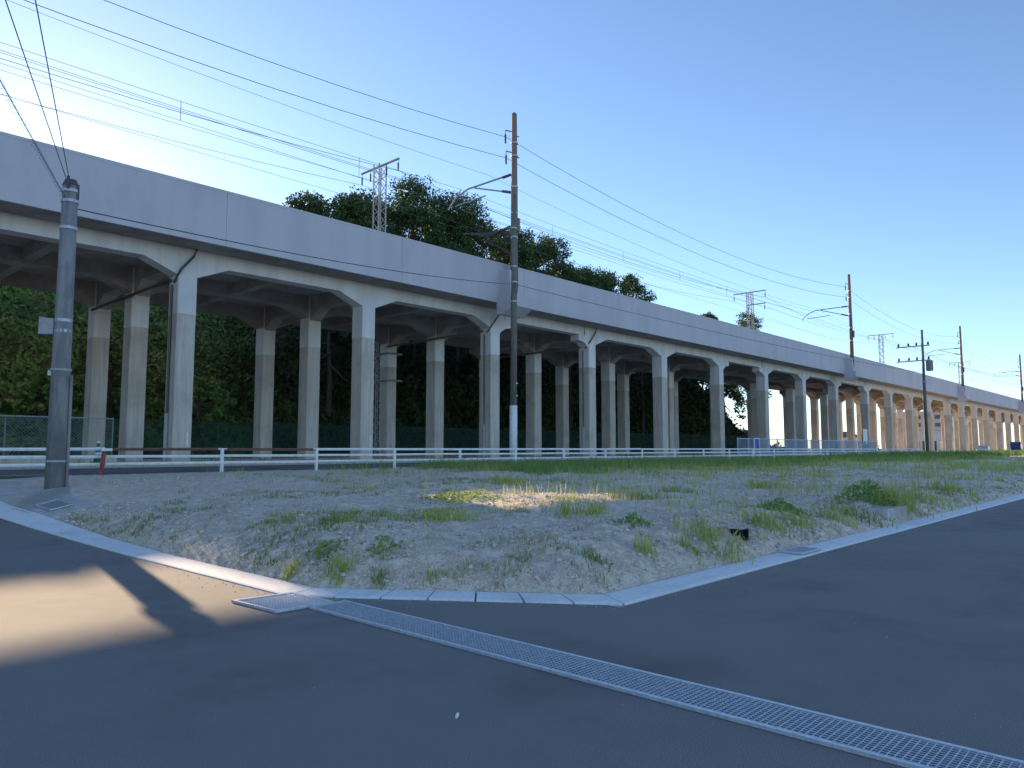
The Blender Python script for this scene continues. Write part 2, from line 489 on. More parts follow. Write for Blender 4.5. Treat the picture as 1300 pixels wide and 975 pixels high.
for r_i, r in enumerate(ROWS):
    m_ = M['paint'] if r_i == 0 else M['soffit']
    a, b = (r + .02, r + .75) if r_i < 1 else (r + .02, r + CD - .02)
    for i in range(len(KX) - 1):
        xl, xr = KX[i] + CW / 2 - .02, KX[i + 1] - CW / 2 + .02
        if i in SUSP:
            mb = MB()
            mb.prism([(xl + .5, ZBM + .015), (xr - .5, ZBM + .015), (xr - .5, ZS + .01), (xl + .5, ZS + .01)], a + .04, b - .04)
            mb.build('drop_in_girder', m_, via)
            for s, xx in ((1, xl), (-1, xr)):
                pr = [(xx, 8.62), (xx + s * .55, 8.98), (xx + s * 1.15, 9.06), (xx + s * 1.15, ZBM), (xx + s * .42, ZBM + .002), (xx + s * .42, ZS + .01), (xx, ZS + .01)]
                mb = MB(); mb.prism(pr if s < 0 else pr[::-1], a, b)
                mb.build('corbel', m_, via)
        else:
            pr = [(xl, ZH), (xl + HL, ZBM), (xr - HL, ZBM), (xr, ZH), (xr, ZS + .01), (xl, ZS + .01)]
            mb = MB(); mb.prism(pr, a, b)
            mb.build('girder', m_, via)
        # one slab bay, one parapet panel each side
        if r_i == 0:
            u0, u1 = KX[i], KX[i + 1]
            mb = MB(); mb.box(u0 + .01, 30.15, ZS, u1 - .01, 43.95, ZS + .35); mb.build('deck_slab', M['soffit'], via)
        if r_i == 0:
            u0, u1 = KX[i] + .85, KX[i + 1] + .85
            mb = MB()
            mb.prism([(30.0, ZS - .03), (30.13, ZS - .03), (30.3, ZS + .5), (30.3, ZT), (29.99, ZT), (29.99, ZT - .12), (30.0, ZT - .13)], u0 + .008, u1 - .008, 'x')
            mb.build('parapet_panel', M['parapet'], via)
            mb = MB()
            mb.prism([(44.1, ZS - .03), (44.1, ZT), (43.86, ZT), (43.86, ZS - .03)], u0 + .008, u1 - .008, 'x')
            mb.build('parapet_panel', M['parapet'], via)
for i, x in enumerate(KX):
    for j in range(2):
        ya, yb = ROWS[j] + CD - .02, ROWS[j + 1] + .02
        pr = [(ya, ZH - .15), (ya + 1.0, ZBM - .1), (yb - 1.0, ZBM - .1), (yb, ZH - .15), (yb, ZS + .01), (ya, ZS + .01)]
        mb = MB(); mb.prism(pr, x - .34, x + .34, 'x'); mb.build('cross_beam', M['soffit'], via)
    mb = MB(); mb.prism([(30.2, ZS + .005), (30.2, 9.98), (31.6, 9.7), (31.6, ZS + .005)], x - .25, x + .25, 'x')
for i in range(len(KX) - 1):
    if i in SUSP: continue
    xm = .5 * (KX[i] + KX[i + 1])
    for j in range(2):
        ya, yb = ROWS[j] + (.74 if j == 0 else CD - .03), ROWS[j + 1] + .03
        mb = MB(); mb.box(xm - .2, ya, ZBM + .08, xm + .2, yb, ZS + .01); mb.build('cross_beam', M['soffit'], via)
# drain pipes: down the side of some columns, with pale covers low down
for i in (4, 6, 7):
    x = KX[i] - CW / 2 - .07
    mb = MB()
    mb.tube([(x + .75, 31.45, ZS + .02), (x + .6, 31.4, 9.75), (x + .1, 31.45, 9.1), (x, 31.9, 8.6)], .055, 6)
    mb.tube([(x, 32.1, 8.5), (x, 32.1, 3.0)], .05, 6)
    mb.tube([(x - .1, 41.6, 8.62), (x - .02, 32.2, 8.72)], .07, 6)
    mb.build('drain_pipe', M['pole_dark'] if i != 4 else M['insul'], via)
    mb = MB(); mb.tube([(x - .01, 32.1, .8), (x - .01, 32.1, 3.0)], .085, 8); mb.build('pipe_cover', M['grey_box'], via)
for x in KX[4:6]:
    mb = MB(); mb.box(x + .18, 31.575, 1.6, x + .24, 31.598, 2.2); mb.build('marker_plate', M['white'], via)
# pedestals that carry the catenary poles
CPX = [-23.2, 31.75, 89.0, 142.2, 197.0, 252]
for x in CPX:
    mb = MB()
    mb.prism([(30.02, 9.35), (29.5, 9.3), (28.75, 9.75), (28.75, ZS + .25), (30.02, ZS + .25)], x - .8, x + .95, 'x')
    mb.prism([(30.02, ZS + .25), (29.1, ZS + .25), (29.25, ZT - .55), (30.02, ZT - .5)], x - .55, x + .6, 'x')
    mb.build('pole_pedestal', M['parapet'], via)

# ------------------------------------------------------------------ catenary poles
ORD = ['nearest', 'second', 'third', 'farthest']
def catenary_pole(x, top, label, arms=True):
    p = 29.35
    t = thing('catenary_pole', (x, p, ZS + .2), label, 'railway pole', 'catenary poles on the viaduct parapet')
    mb = MB(); mb.tube([(x, p, ZS + .2), (x, p, top)], [.235, .16], 10); mb.tube([(x, p, top), (x, p, top + .12)], [.17, .12], 10)
    mb.build('pole', M['pole_brown'], t, smooth=True)
    for z in (13.9, 15.4, 17.0, 18.9, 19.7):
        mb = MB(); mb.tube([(x, p, z), (x, p, z + .09)], .225, 10); mb.build('clamp_band', M['galv'], t)
    for z, L_ in ((top - 1.05, .75), (top - 2.35, .62)):
        a = MB()
        a.bar((x, p, z), (x - .45, p + L_ * .4, z + .05), .035); a.bar((x, p, z - .25), (x + .28, p - .15, z - .25), .03)
        ar = a.build('feeder_arm', M['rust'], t)
        b = MB(); b.tube([(x - .45, p + L_ * .4, z + .05), (x - .45, p + L_ * .4, z - .2), (x - .45, p + L_ * .4, z - .21), (x - .45, p + L_ * .4, z - .75)], [.02, .02, .06, .05], 6)
        b.build('insulator', M['insul'], ar)
    if arms:
        mb = MB()
        zt = top - 3.6
        mb.tube([(x, p, zt), (x - .1, p + 3.9, zt - .05), (x - .25, p + 4.9, zt - .45), (x - .3, p + 5.5, zt - 1.1)], .055, 6)
        mb.tube([(x, p, zt - 1.2), (x - .1, p + 3.3, zt - .12)], .05, 6)
        mb.tube([(x - .1, p + 2.3, zt - .85), (x - .2, p + 4.9, zt - .95)], .04, 6)
        ca = mb.build('cantilever_arm', M['galv'], t)
        mb = MB(); mb.tube([(x, p + .3, zt - .01), (x, p + .95, zt - .02)], .085, 7); mb.tube([(x, p + .3, zt - 1.1), (x - .02, p + .95, zt - .88)], .085, 7)
        mb.build('insulator', M['insul'], ca)
    mb = MB(); mb.tube([(x + .32, p + .1, ZT - .4), (x + .32, p + .1, 17.0)], .07, 6)
    mb.bar((x, p, 16.9), (x + .32, p + .1, 16.9), .03); mb.bar((x, p, 13.5), (x + .32, p + .1, 13.5), .03)
    mb.build('riser_pipe', M['fence_grey'], t)
    mb = MB(); mb.box(x - .12, p - .34, 14.3, x + .14, p - .22, 15.1); mb.build('equipment_box', M['pole_brown'], t)
    return t
CTOP = {31.75: 21.5, 89.0: 21.6, 142.2: 22.0, 197.0: 22.3}
for x, n in ((31.75, 'tall brown catenary pole above the white-footed ground pole'), (89.0, 'brown catenary pole on the parapet left of the transformer pole'), (142.2, 'brown catenary pole on the parapet right of the transformer pole'), (197.0, 'catenary pole on the parapet at the far right edge of the view')):
    catenary_pole(x, CTOP[x], n)

# ------------------------------------------------------------------ lattice masts behind the viaduct
def lattice_mast(x, top, label, second):
    p = 45.0; h = .33
    t = thing('lattice_mast', (x, p, 1.0), label, 'lattice mast', 'lattice masts behind the viaduct')
    for sx in (-1, 1):
        for sy in (-1, 1):
            mb = MB(); mb.box(x + sx * h - .035, p + sy * h - .035, .6, x + sx * h + .035, p + sy * h + .035, top); mb.build('leg', M['lattice'], t)
    mb = MB()
    z = 1.2; k = 0
    while z < top - .5:
        dz = .62; s = 1 if k % 2 else -1
        for q in (-1, 1):
            mb.bar((x - s * h, p + q * h, z), (x + s * h, p + q * h, z + dz), .03); mb.bar((x + q * h, p - s * h, z), (x + q * h, p + s * h, z + dz), .03)
            if k % 3 == 0: mb.bar((x + s * h, p + q * h, z), (x - s * h, p + q * h, z + dz), .02)
        z += dz; k += 1
    mb.build('bracing', M['lattice'], t)
    for zz, a, b in [(top - .15, -2.3, 2.4)] + ([(top - 1.9, -2.2, .4)] if second else []):
        mb = MB(); mb.box(x - .06, p + a, zz, x + .06, p + b, zz + .12)
        arm = mb.build('crossarm', M['lattice'], t)
        for yy in (a + .1, b - .1) + ((-.8, 1.2) if not second else ()):
            q = MB(); q.tube([(x, p + yy, zz), (x, p + yy, zz - .25), (x, p + yy, zz - .26), (x, p + yy, zz - .85)], [.02, .02, .065, .055], 6); q.build('insulator', M['insul'], arm)
    for zz in (6.3, 8.2):
        if x < 40:                         # collar that ties the mast to the rear column in front of it
            mb = MB()
            for a_, b_ in (((31.9, 41.62), (33.25, 41.62)), ((33.2, 41.62), (33.35, p)), ((31.95, 41.62), (32.0, 43.0)), ((31.9, 43.0), (33.3, 43.0)), ((32.6, 43.0), (33.3, p - .3))):
                mb.bar((a_[0], a_[1], zz), (b_[0], b_[1], zz), .07)
            mb.build('column_collar', M['galv'], t)
        else:
            mb = MB(); mb.box(x - .5, p - .5, zz, x + 1.2, p - .42, zz + .1); mb.build('side_bracket', M['galv'], t)
    if x < 40:
        mb = MB()
        for k_ in range(3):
            za, zb = 6.3 + .63 * k_, 6.93 + .63 * k_
            mb.bar((x - .3, p - .4, za), (x - .3, p - 1.7, zb), .045); mb.bar((x - .3, p - 1.7, za), (x - .3, p - .4, zb), .045)
        mb.bar((x - .3, p - 1.7, 1.2), (x - .3, p - 1.7, 8.4), .06); mb.bar((x - .2, p - 1.6, 6.2), (x + .1, p - .3, 1.4), .08)
        mb.build('side_frame', M['galv'], t)
for x, tp, n, s in ((33.6, 23.1, 'steel lattice mast rising in front of the tallest trees', False), (96.5, 23.1, 'steel lattice mast in front of the small lone tree', True),
                    (153.0, 23.6, 'lattice mast just left of the transformer pole', False), (216.0, 23.6, 'lattice mast beside the catenary pole right of the transformer pole', False)):
    lattice_mast(x, tp, n, s)

# ------------------------------------------------------------------ overhead wires
def wire(name, label, cat, pts, sag, r, m='wire', seg=14, group=None):
    out = []
    for a, b, s in zip(pts[:-1], pts[1:], sag if hasattr(sag, '__len__') else [sag] * (len(pts) - 1)):
        a, b = Vector(a), Vector(b)
        for k in range(seg):
            t = k / seg
            q = a.lerp(b, t); q.z -= 4 * s * t * (1 - t); out.append(q)
    out.append(Vector(pts[-1]))
    mb = MB(); mb.tube(out, r, 4)
    return tag(mb.build(name, M[m], at=tuple(out[0])), label, cat, group)
FX = [-23.2, 31.3, 88.5, 141.7, 196.5, 252]
wire('overhead_wire', 'uppermost dark feeder wire hung from the tops of the brown poles', 'wire', [(x, 29.65, z) for x, z in zip(FX, (20.1, 20.1, 20.25, 20.3, 20.6, 20.6))], 1.7, .016)
wire('overhead_wire', 'lower of the two dark feeder wires hung from the brown poles', 'wire', [(x, 29.62, z) for x, z in zip(FX, (18.8, 18.8, 19.0, 19.2, 19.5, 19.5))], 1.55, .016)
wire('overhead_wire', 'thin pale wire high above the viaduct between the feeder wires', 'wire', [(-23, 33.5, 20.6), (33.6, 33.5, 19.4), (96, 36, 19.5), (153, 36, 19.6), (216, 36, 19.6)], .9, .012, 'fence_grey')
MX = [-28, 32, 89.2, 142, 197, 252]
def messenger(p, zm, zc, la, lb):
    wire('messenger_wire', la, 'wire', [(x, p, zm) for x in MX], .55, .011)
    wire('contact_wire', lb, 'wire', [(x, p, zc) for x in MX], .03, .010)
messenger(34.1, 18.1, 16.75, 'thin messenger wire over the near track', 'thin contact wire over the near track')
messenger(38.5, 18.9, 17.3, 'thin messenger wire over the far track', 'thin contact wire over the far track')
wire('overhead_wire', 'fine wire just below the upper pair at the top left', 'wire', [(x, 35.2, 18.05) for x in MX], .3, .012)
wire('overhead_wire', 'fine wire above the dark far feeder at the top left', 'wire', [(x, 36.4, 18.5) for x in MX], .3, .012)
LX = [-28, 33.6, 96.5, 153, 216, 280]
wire('overhead_wire', 'dark far feeder wire carried by the lattice mast crossarms', 'wire', [(x, 42.7, 22.05) for x in LX], 1.3, .018)
wire('overhead_wire', 'pale far feeder wire on the outer end of the lattice mast crossarms', 'wire', [(x, 47.2, 22.05) for x in LX], 1.3, .014)
WHERE = ['leftmost', 'second from the left', 'third from the left', 'fourth from the left', 'fifth from the left', 'sixth from the left', 'seventh from the left', 'eighth from the left', 'third from the right', 'second from the right', 'rightmost']
for k, x in enumerate([4, 14, 24, 41, 50, 59, 68]):
    t = ((x + 28) % 57) / 57
    wire('dropper_wire', 'short vertical dropper wire, ' + (WHERE[k] if k < 6 else 'rightmost') + ' over the near track', 'wire', [(x, 34.1, 18.1 - 2.2 * t * (1 - t)), (x, 34.1, 16.72)], 0, .014, seg=1, group='droppers over the near track')

# ------------------------------------------------------------------ utility poles
PL = (5.47, 19.4)
zl = apz(*PL)
t = thing('utility_pole', (PL[0], PL[1], zl), 'short grey concrete pole with a small box at the left of the vacant lot', 'utility pole')
x, y = PL
mb = MB(); mb.tube([(x, y, zl - .2), (x, y, 7.72)], [.215, .165], 16); mb.build('pole', M['pole_concrete'], t, smooth=True)
for z in (7.55, 7.3, 6.65, 4.45, 4.2):
    mb = MB(); mb.tube([(x, y, z), (x, y, z + .07)], .19, 14); mb.build('steel_band', M['galv'], t)
mb = MB(); mb.tube([(x, y, 7.72), (x, y, 7.86)], [.18, .13], 14); mb.tube([(x - .1, y - .15, 7.6), (x - .1, y - .15, 7.9)], .035, 8); mb.tube([(x + .12, y - .1, 7.4), (x + .12, y - .1, 7.75)], .045, 8)
mb.build('pole_cap', M['insul'], t)
lx, ly = -.681, .7325
mb = MB()
c = Vector((x + lx * .36, y + ly * .36 - .05, 4.34))
a = Vector((lx, ly, 0)); b = Vector((-ly, lx, 0)) * -1
vs = []
for s in (-1, 1):
    for q in (-1, 1):
        for w in (-1, 1): vs.append(c + a * .17 * s + b * .1 * q + Vector((0, 0, .18 * w)))
mb.add(vs, [(0, 1, 3, 2), (4, 6, 7, 5), (0, 4, 5, 1), (2, 3, 7, 6), (0, 2, 6, 4), (1, 5, 7, 3)])
bx = mb.build('meter_box', M['grey_box'], t)
mb = MB(); mb.tube([(x + lx * .2, y + ly * .2, 4.5), (x + lx * .56, y + ly * .56, 4.56)], .03, 6); mb.build('bracket', M['galv'], bx)
mb = MB(); mb.tube([(x + .2, y - .14, zl), (x + .19, y - .13, 3.2)], .035, 8); mb.build('conduit', M['pole_concrete'], t)
mb = MB(); mb.tube([(x + lx * .25, y + ly * .25, 3.2), (x + lx * .25, y + ly * .25, 3.32)], .05, 8); mb.build('bolt_cap', M['white'], t)
for z in (1.2, 3.3):
    mb = MB(); mb.tube([(x, y, z), (x, y, z + .05)], .222, 14); mb.build('number_band', M['grey_box'], t)

def ext(a, b, f):
    a, b = Vector(a), Vector(b); return tuple(a + (b - a) * f)
wire('overhead_wire', 'right of the two straight wires rising from the left pole', 'wire', [(x, y, 7.7), ext((x, y, 7.73), (2.81, 12, 7.95), 4)], .0, .009)
wire('overhead_wire', 'left of the two straight wires rising from the left pole', 'wire', [(x, y, 7.6), ext((x, y, 7.65), (2.46, 12, 7.79), 4)], .0, .009)
# cable wrapped in a spiral hanger
a = Vector((x - .1, y, 7.4)); b = Vector(ext((x, y, 7.4), (2.44, 12, 6.69), 1.9))
mb = MB(); mb.tube([a, b], .008, 5)
sp = []
n = 520
for k in range(n):
    q = a.lerp(b, k / n); an = k * .62; sp.append(q + Vector((math.cos(an) * .05, math.sin(an) * .025, math.sin(an) * .05 - .04)))
mb.tube(sp, .0035, 3)
tag(mb.build('spiral_cable', M['wire'], at=tuple(a)), 'cable wrapped in a spiral hanger going up left from the left pole', 'cable')

PM = (30.2, 28.0)
t = thing('utility_pole', (PM[0], PM[1], .7), 'dark weathered ground pole with a white sleeve at its foot', 'utility pole')
x, y = PM
mb = MB(); mb.tube([(x, y, .5), (x + .06, y, 10.0), (x + .12, y, 15.9)], [.21, .175, .09], 12); mb.build('pole', M['pole_dark'], t, smooth=True)
mb = MB(); mb.tube([(x, y, .72), (x + .02, y, 3.9)], [.225, .215], 12); mb.build('sleeve', M['white'], t, smooth=True)
for z in (4.4, 5.1, 9.7, 10.8, 11.7, 13.4, 13.9):
    mb = MB(); mb.tube([(x + .07, y, z), (x + .07, y, z + .07)], .205 if z < 11 else .17, 10); mb.build('steel_band', M['galv'], t)
mb = MB(); mb.tube([(x - .25, y - .05, 13.4), (x - .8, y + 1.6, 13.2)], .04, 6); mb.tube([(x, y, 12.4), (x - .6, y + 1.2, 13.2)], .035, 6)
for k in range(4): mb.tube([(x - .8 - .1 * k, y + 1.4 + .5 * k, 13.5 + .15 * k), (x + .0, y + .2, 14.1 - .15 * k)], .05, 5)
mb.build('cable_bracket', M['insul'], t)
PR = (89.0, 22.0)
t = thing('utility_pole', (PR[0], PR[1], .6), 'distant pole with two crossarms and a grey transformer drum', 'utility pole')
x, y = PR
mb = MB(); mb.tube([(x, y, .4), (x, y, 14.4)], [.18, .12], 10); mb.build('pole', M['pole_dark'], t, smooth=True)
for z in (12.6, 11.0):
    mb = MB(); mb.box(x - .07, y - .7, z, x + .07, y + 2.6, z + .12); ar = mb.build('crossarm', M['galv'], t)
    for q in (-.55, .6, 1.4, 2.4):
        mb = MB(); mb.tube([(x, y + q, z + .12), (x, y + q, z + .2), (x, y + q, z + .45)], [.04, .12, .09], 6); mb.build('insulator', M['insul'], ar)
mb = MB(); mb.tube([(x + .2, y - .55, 9.9), (x + .2, y - .55, 10.0), (x + .2, y - .55, 10.95), (x + .2, y - .55, 11.05)], [.3, .36, .36, .25], 12); mb.build('transformer', M['pole_concrete'], t)
mb = MB(); mb.bar((x - .9, y, 8.7), (x + .9, y - .3, 8.75), .04); mb.build('step_bar', M['galv'], t)
wire('cable', 'thin cable strung along the parapet from the left pole past the ground pole', 'cable', [(5.47, 19.4, 7.2), (30.2, 27.85, 10.68), (89.0, 22.0, 9.7)], [.3, .35], .016, seg=20)
wire('overhead_wire', 'wire running right from the transformer pole crossarm', 'wire', [(89, 23.5, 12.95), (140, 22, 12.9), (200, 22, 12.9)], .8, .02)
PF = (186.0, 22.0)
t = thing('utility_pole', (PF[0], PF[1], .6), 'farthest utility pole with a long frame of crossarms by the right edge', 'utility pole')
x, y = PF
mb = MB(); mb.tube([(x, y, .4), (x, y, 20.5)], [.3, .2], 8); mb.build('pole', M['pole_dark'], t, smooth=True)
for z in (20.0, 17.0):
    mb = MB(); mb.box(x - .1, y - .5, z, x + .1, y + 4.5, z + .15); mb.build('crossarm', M['galv'], t)

# ------------------------------------------------------------------ pipe fence in front of the service road
gf = thing('pipe_fence', (12, 24.8, .65), 'low white pipe fence with three rails between lot and service road', 'fence')
PX = [12.04 + 3.72 * k for k in range(-1, 24)]
pm = MB(); pm.tube([(0, 0, 0), (0, 0, .90)], .065, 8); pm.box(-.16, -.03, .86, .16, .03, .905)
pme = bpy.data.meshes.new('post'); pme.from_pydata(pm.v, [], pm.f); pme.materials.append(M['white'])
for i, x in enumerate(PX):
    if i == 0: continue
    link(pme, 'post', gf, (x, 24.8, .62))
for i in range(-1, len(PX) - 1):
    xa = PX[i] if i >= 0 else 5.3
    xb = PX[i + 1]
    for j, z in enumerate((1.49, 1.27, 1.04)):
        mb = MB(); mb.tube([(xa + .01, 24.8 + (.02 if j < 2 else .0), z), (xb - .01, 24.8 + (.02 if j < 2 else 0), z + random.uniform(-.015, .015))], 0.05 if j else .052, 6)
        o = mb.build('rail', M['rust'] if (j == 0 and i in (0, 1)) else M['white'], gf)
        if j == 0 and i in (0, 1): o['label'] = 'brown rusted top rail'
t = thing('marker_post', (8.25, 24.6, .6), 'leaning red and white marker post by the left end of the pipe fence', 'post')
mb = MB(); mb.tube([(8.14, 24.6, .55), (8.24, 24.62, 1.5)], .06, 10); mb.build('post', M['red'], t)
mb = MB(); mb.box(8.14, 24.56, 1.44, 8.44, 24.66, 1.52); mb.build('cap', M['white'], t)

# ------------------------------------------------------------------ traffic cone
t = thing('traffic_cone', (10.8, 33.0, .95), 'green traffic cone with white bands beside a viaduct column', 'traffic cone')
x, y = 10.8, 33.0
mb = MB(); mb.box(x - .2, y - .2, .93, x + .2, y + .2, .98); mb.build('base', M['cone'], t)
mb = MB(); mb.tube([(x, y, .98), (x, y, 1.82)], [.16, .035], 14); mb.build('cone', M['cone'], t, smooth=True)
for z, r in ((1.28, .125), (1.5, .09), (1.74, .056)):
    mb = MB(); mb.tube([(x, y, z), (x, y, z + .08)], [r, r - .012], 14, cap=False); mb.build('white_band', M['white'], t)

# ------------------------------------------------------------------ mesh fences
def mesh_fence(name, u0, u1, p, z0, z1, label, m, bay=2.0, sp=.14, w=.011, wall=None, top_m=None):
    t = thing(name, (u0, p, z0), label, 'fence')
    n = round((u1 - u0) / bay)
    pst = MB(); pst.tube([(0, 0, 0), (0, 0, z1 - z0 + .04)], .03, 6)
    me = bpy.data.meshes.new('post'); me.from_pydata(pst.v, [], pst.f); me.materials.append(m)
    h = z1 - z0
    pn = MB()
    k = -h
    while k < bay:
        for s in (1, -1):
            a0, a1 = k, k + h
            za, zb = 0, h
            if a0 < 0: za = -a0; a0 = 0
            if a1 > bay: zb = h - (a1 - bay); a1 = bay
            if a1 - a0 > .02:
                if s < 0: a0, a1 = bay - a0, bay - a1
                pn.add([(a0 - w, 0, za), (a0 + w, 0, za), (a1 + w, 0, zb), (a1 - w, 0, zb)], [(0, 1, 2, 3)])
        k += sp
    mp = bpy.data.meshes.new('mesh_panel'); mp.from_pydata(pn.v, [], pn.f); mp.materials.append(m)
    for i in range(n + 1):
        link(me, 'post', t, (u0 + i * bay, p, z0))
        if i < n:
            link(mp, 'mesh_panel', t, (u0 + i * bay, p + .035, z0))
            mb = MB(); mb.tube([(u0 + i * bay + .005, p, z1), (u0 + (i + 1) * bay - .005, p, z1)], .03, 6); mb.build('top_rail', top_m or m, t)
    if wall:
        mb = MB(); mb.box(u0 - .5, p - .1, z0 - .6, u1 + .2, p + .12, z0 + wall); mb.build('footing_wall', M['raw'], t)
    return t
mesh_fence('chain_link_fence', -36, 12.0, 35.0, 1.15, 2.82, 'grey chain link fence on a low concrete footing behind the left pole', M['fence_mesh'], w=.008, wall=.02, top_m=M['galv'])
mesh_fence('mesh_fence', 14, 100, 46.2, .9, 3.2, 'dark green mesh fence at the foot of the wooded bank', M['fence_green'], sp=.14, w=.014)
# pale blue picket fence
t = thing('picket_fence', (59, 29, .8), 'pale blue metal fence with thin pickets before the far columns', 'fence')
for i in range(19):
    x = 59.1 + 2 * i
    mb = MB(); mb.box(x - .035, 28.97, .75, x + .035, 29.04, 2.45); mb.build('post', M['fence_blue'], t)
    if i < 18:
        mb = MB(); mb.box(x + .04, 28.98, 2.36, x + 1.96, 29.03, 2.42); mb.box(x + .04, 28.98, 1.0, x + 1.96, 29.03, 1.06)
        for k in range(9): mb.box(x + .2 * (k + 1) - .012, 28.99, 1.06, x + .2 * (k + 1) + .012, 29.02, 2.36)
        mb.build('picket_panel', M['fence_blue'], t)
t = thing('notice_board', (62, 28.7, .8), 'small blue notice board in a white frame by the pale fence', 'notice board')
mb = MB(); mb.box(61.6, 28.66, 1.5, 62.5, 28.7, 2.36); mb.build('board', M['blue'], t)
mb = MB()
mb.box(61.5, 28.63, .75, 61.59, 28.72, 2.45); mb.box(62.51, 28.63, .75, 62.6, 28.72, 2.45); mb.box(61.59, 28.64, 2.37, 62.51, 28.71, 2.44); mb.box(61.59, 28.64, 1.42, 62.51, 28.71, 1.49)
mb.build('frame', M['white'], t)
t = thing('site_board', (97.3, 33, .9), 'white upright board standing among the far columns behind the fence', 'board')
mb = MB()
for k in range(3): mb.box(96.6 + .52 * k, 30.9, 2.15, 97.1 + .52 * k, 30.95, 3.95)
mb.build('panel', M['white'], t)
mb = MB(); mb.box(96.7, 30.96, .8, 96.8, 31.05, 3.8); mb.box(97.9, 30.96, .8, 98.0, 31.05, 3.8); mb.build('leg', M['galv'], t)

# ------------------------------------------------------------------ hill behind the viaduct
def hill_z(u, p):
    u = np.asarray(u, float); p = np.asarray(p, float)
    ridge = 12.6 + .25 * sstep(17, 19, u) + 1.6 * np.exp(-((u - 15.95) / 1.25) ** 4) + 2.2 * sstep(21.8, 26, u) + .7 * (fbm(u, p * 0, 9, 31) - .5) * sstep(24, 30, u)  # hump and dips, hidden behind the deck, shaped to mask the low sun
    end = 1 - sstep(98, 116, u)
    pr = sstep(46.5, 60, p)
    back = 1 - .25 * sstep(62, 90, p)
    return .85 + (ridge - .85) * pr * end * back + .5 * (fbm(u, p, 3.0, 8) - .5) * pr * end
sheet('hill', np.concatenate([np.arange(-60, 125, 1.0), [140, 170]]), np.concatenate([np.arange(46.5, 64, .75), np.arange(64, 112, 4)]), hill_z, M['hill_soil'])

rng = np.random.default_rng(11)
def leaf_quads(P, size, flat=0.0, nrm=None):
    n = len(P)
    a = rng.normal(size=(n, 3)); a[:, 2] *= (1 - flat); a /= np.linalg.norm(a, axis=1)[:, None]
    b = rng.normal(size=(n, 3)); b -= (b * a).sum(1)[:, None] * a; b /= np.linalg.norm(b, axis=1)[:, None]
    s = np.asarray(size)[:, None] if hasattr(size, '__len__') else size
    V = np.stack([P - a * s * .5, P + b * s * .28, P + a * s * .5, P - b * s * .28], 1).reshape(-1, 3)
    F = np.arange(4 * n).reshape(-1, 4)
    return V, F

def cover(name, n, u0, u1, p0, p1, size, m, bump, seed, label):
    u = rng.uniform(u0, u1, n); p = rng.uniform(p0, p1, n)
    h = fbm(u, p, 2.6, seed, 3)
    z = hill_z(u, p) + bump * np.where((u > 5) & (u < 23) & (p > 55), .35, 1) * np.clip(h * 1.6 - .35, 0, 1.2) * rng.uniform(.25, 1, n) ** .6 + .05  # leaf cover flattened near the ridge to let the sun clear it
    V, F = leaf_quads(np.stack([u, p, z], -1), rng.uniform(.6, 1.3, n) * size)
    return tag(array_mesh(name, V, F, m, kind='stuff'), label, 'undergrowth')
cover('bank_creepers', 52000, -20, 30, 46.8, 62, .40, M['leaf_vine'], 1.1, 41, 'yellow green creepers and bushes covering the bank seen between the left columns')
cover('forest_undergrowth', 42000, 26, 112, 46.8, 62, .50, M['leaf_shaded'], 2.0, 55, 'dark undergrowth on the wooded bank seen between the middle columns')

# ------------------------------------------------------------------ trees
def tree(label, u, p, top, r, seed, zb=None, leaves=3600, m='leaf_tree', lsz=.36, group='trees on the bank above the viaduct', low=.30):
    rg = np.random.default_rng(seed)
    zb = float(hill_z(u, p)) if zb is None else zb
    H = top - zb
    t = thing('broadleaf_tree', (u, p, zb), label, 'tree', group)
    mb = MB()
    fork = zb + H * .42
    mb.tube([(u, p, zb - .3), (u + .15, p, zb + H * .2), (u + .05, p + .1, fork), (u, p, zb + H * .8)], [.26, .2, .15, .05], 7)
    cl = []
    nc = 15
    for k in range(nc):
        fz = low + (1 - low) * (k + .5) / nc
        prof = math.sin(math.pi * min(1, max(.08, (fz - low) / (1 - low) * .80 + .18))) ** .7
        an = k * 2.4 + rg.uniform(-.5, .5)
        rr = r * prof * rg.uniform(.45, .95)
        cr = r * rg.uniform(.34, .56)
        c = Vector((u + math.cos(an) * rr, p + math.sin(an) * rr * .9, min(zb + H * fz, top - cr * .7)))
        cl.append((c, cr))
        if k % 2 == 0:
            s = Vector((u + .05, p, zb + H * (.25 + .5 * (fz - low))))
            mb.tube([s, s.lerp(c, .5) + Vector((0, 0, -.15)), c], [.09, .06, .02], 5)
    mb.build('trunk', M['bark'], t)
    Ps = []
    w = np.array([c[1] ** 2 for c in cl]); w /= w.sum()
    for (c, cr), q in zip(cl, w):
        n = int(leaves * q)
        d = rg.normal(size=(n, 3)); d /= np.linalg.norm(d, axis=1)[:, None]
        rad = cr * rg.uniform(.35, 1.08, n) ** .55
        # small sprays inside a clump leave gaps between them
        sp = rg.normal(size=(max(6, n // 45), 3)); sp /= np.linalg.norm(sp, axis=1)[:, None]
        d = sp[rg.integers(0, len(sp), n)] + d * .36
        Ps.append(np.array(c)[None] + d * rad[:, None] * np.array([1, 1, .75]))
    P = np.concatenate(Ps)
    V, F = leaf_quads(P, rg.uniform(.6, 1.25, len(P)) * lsz)
    array_mesh('crown', V, F, M[m], parent=t)
    return t
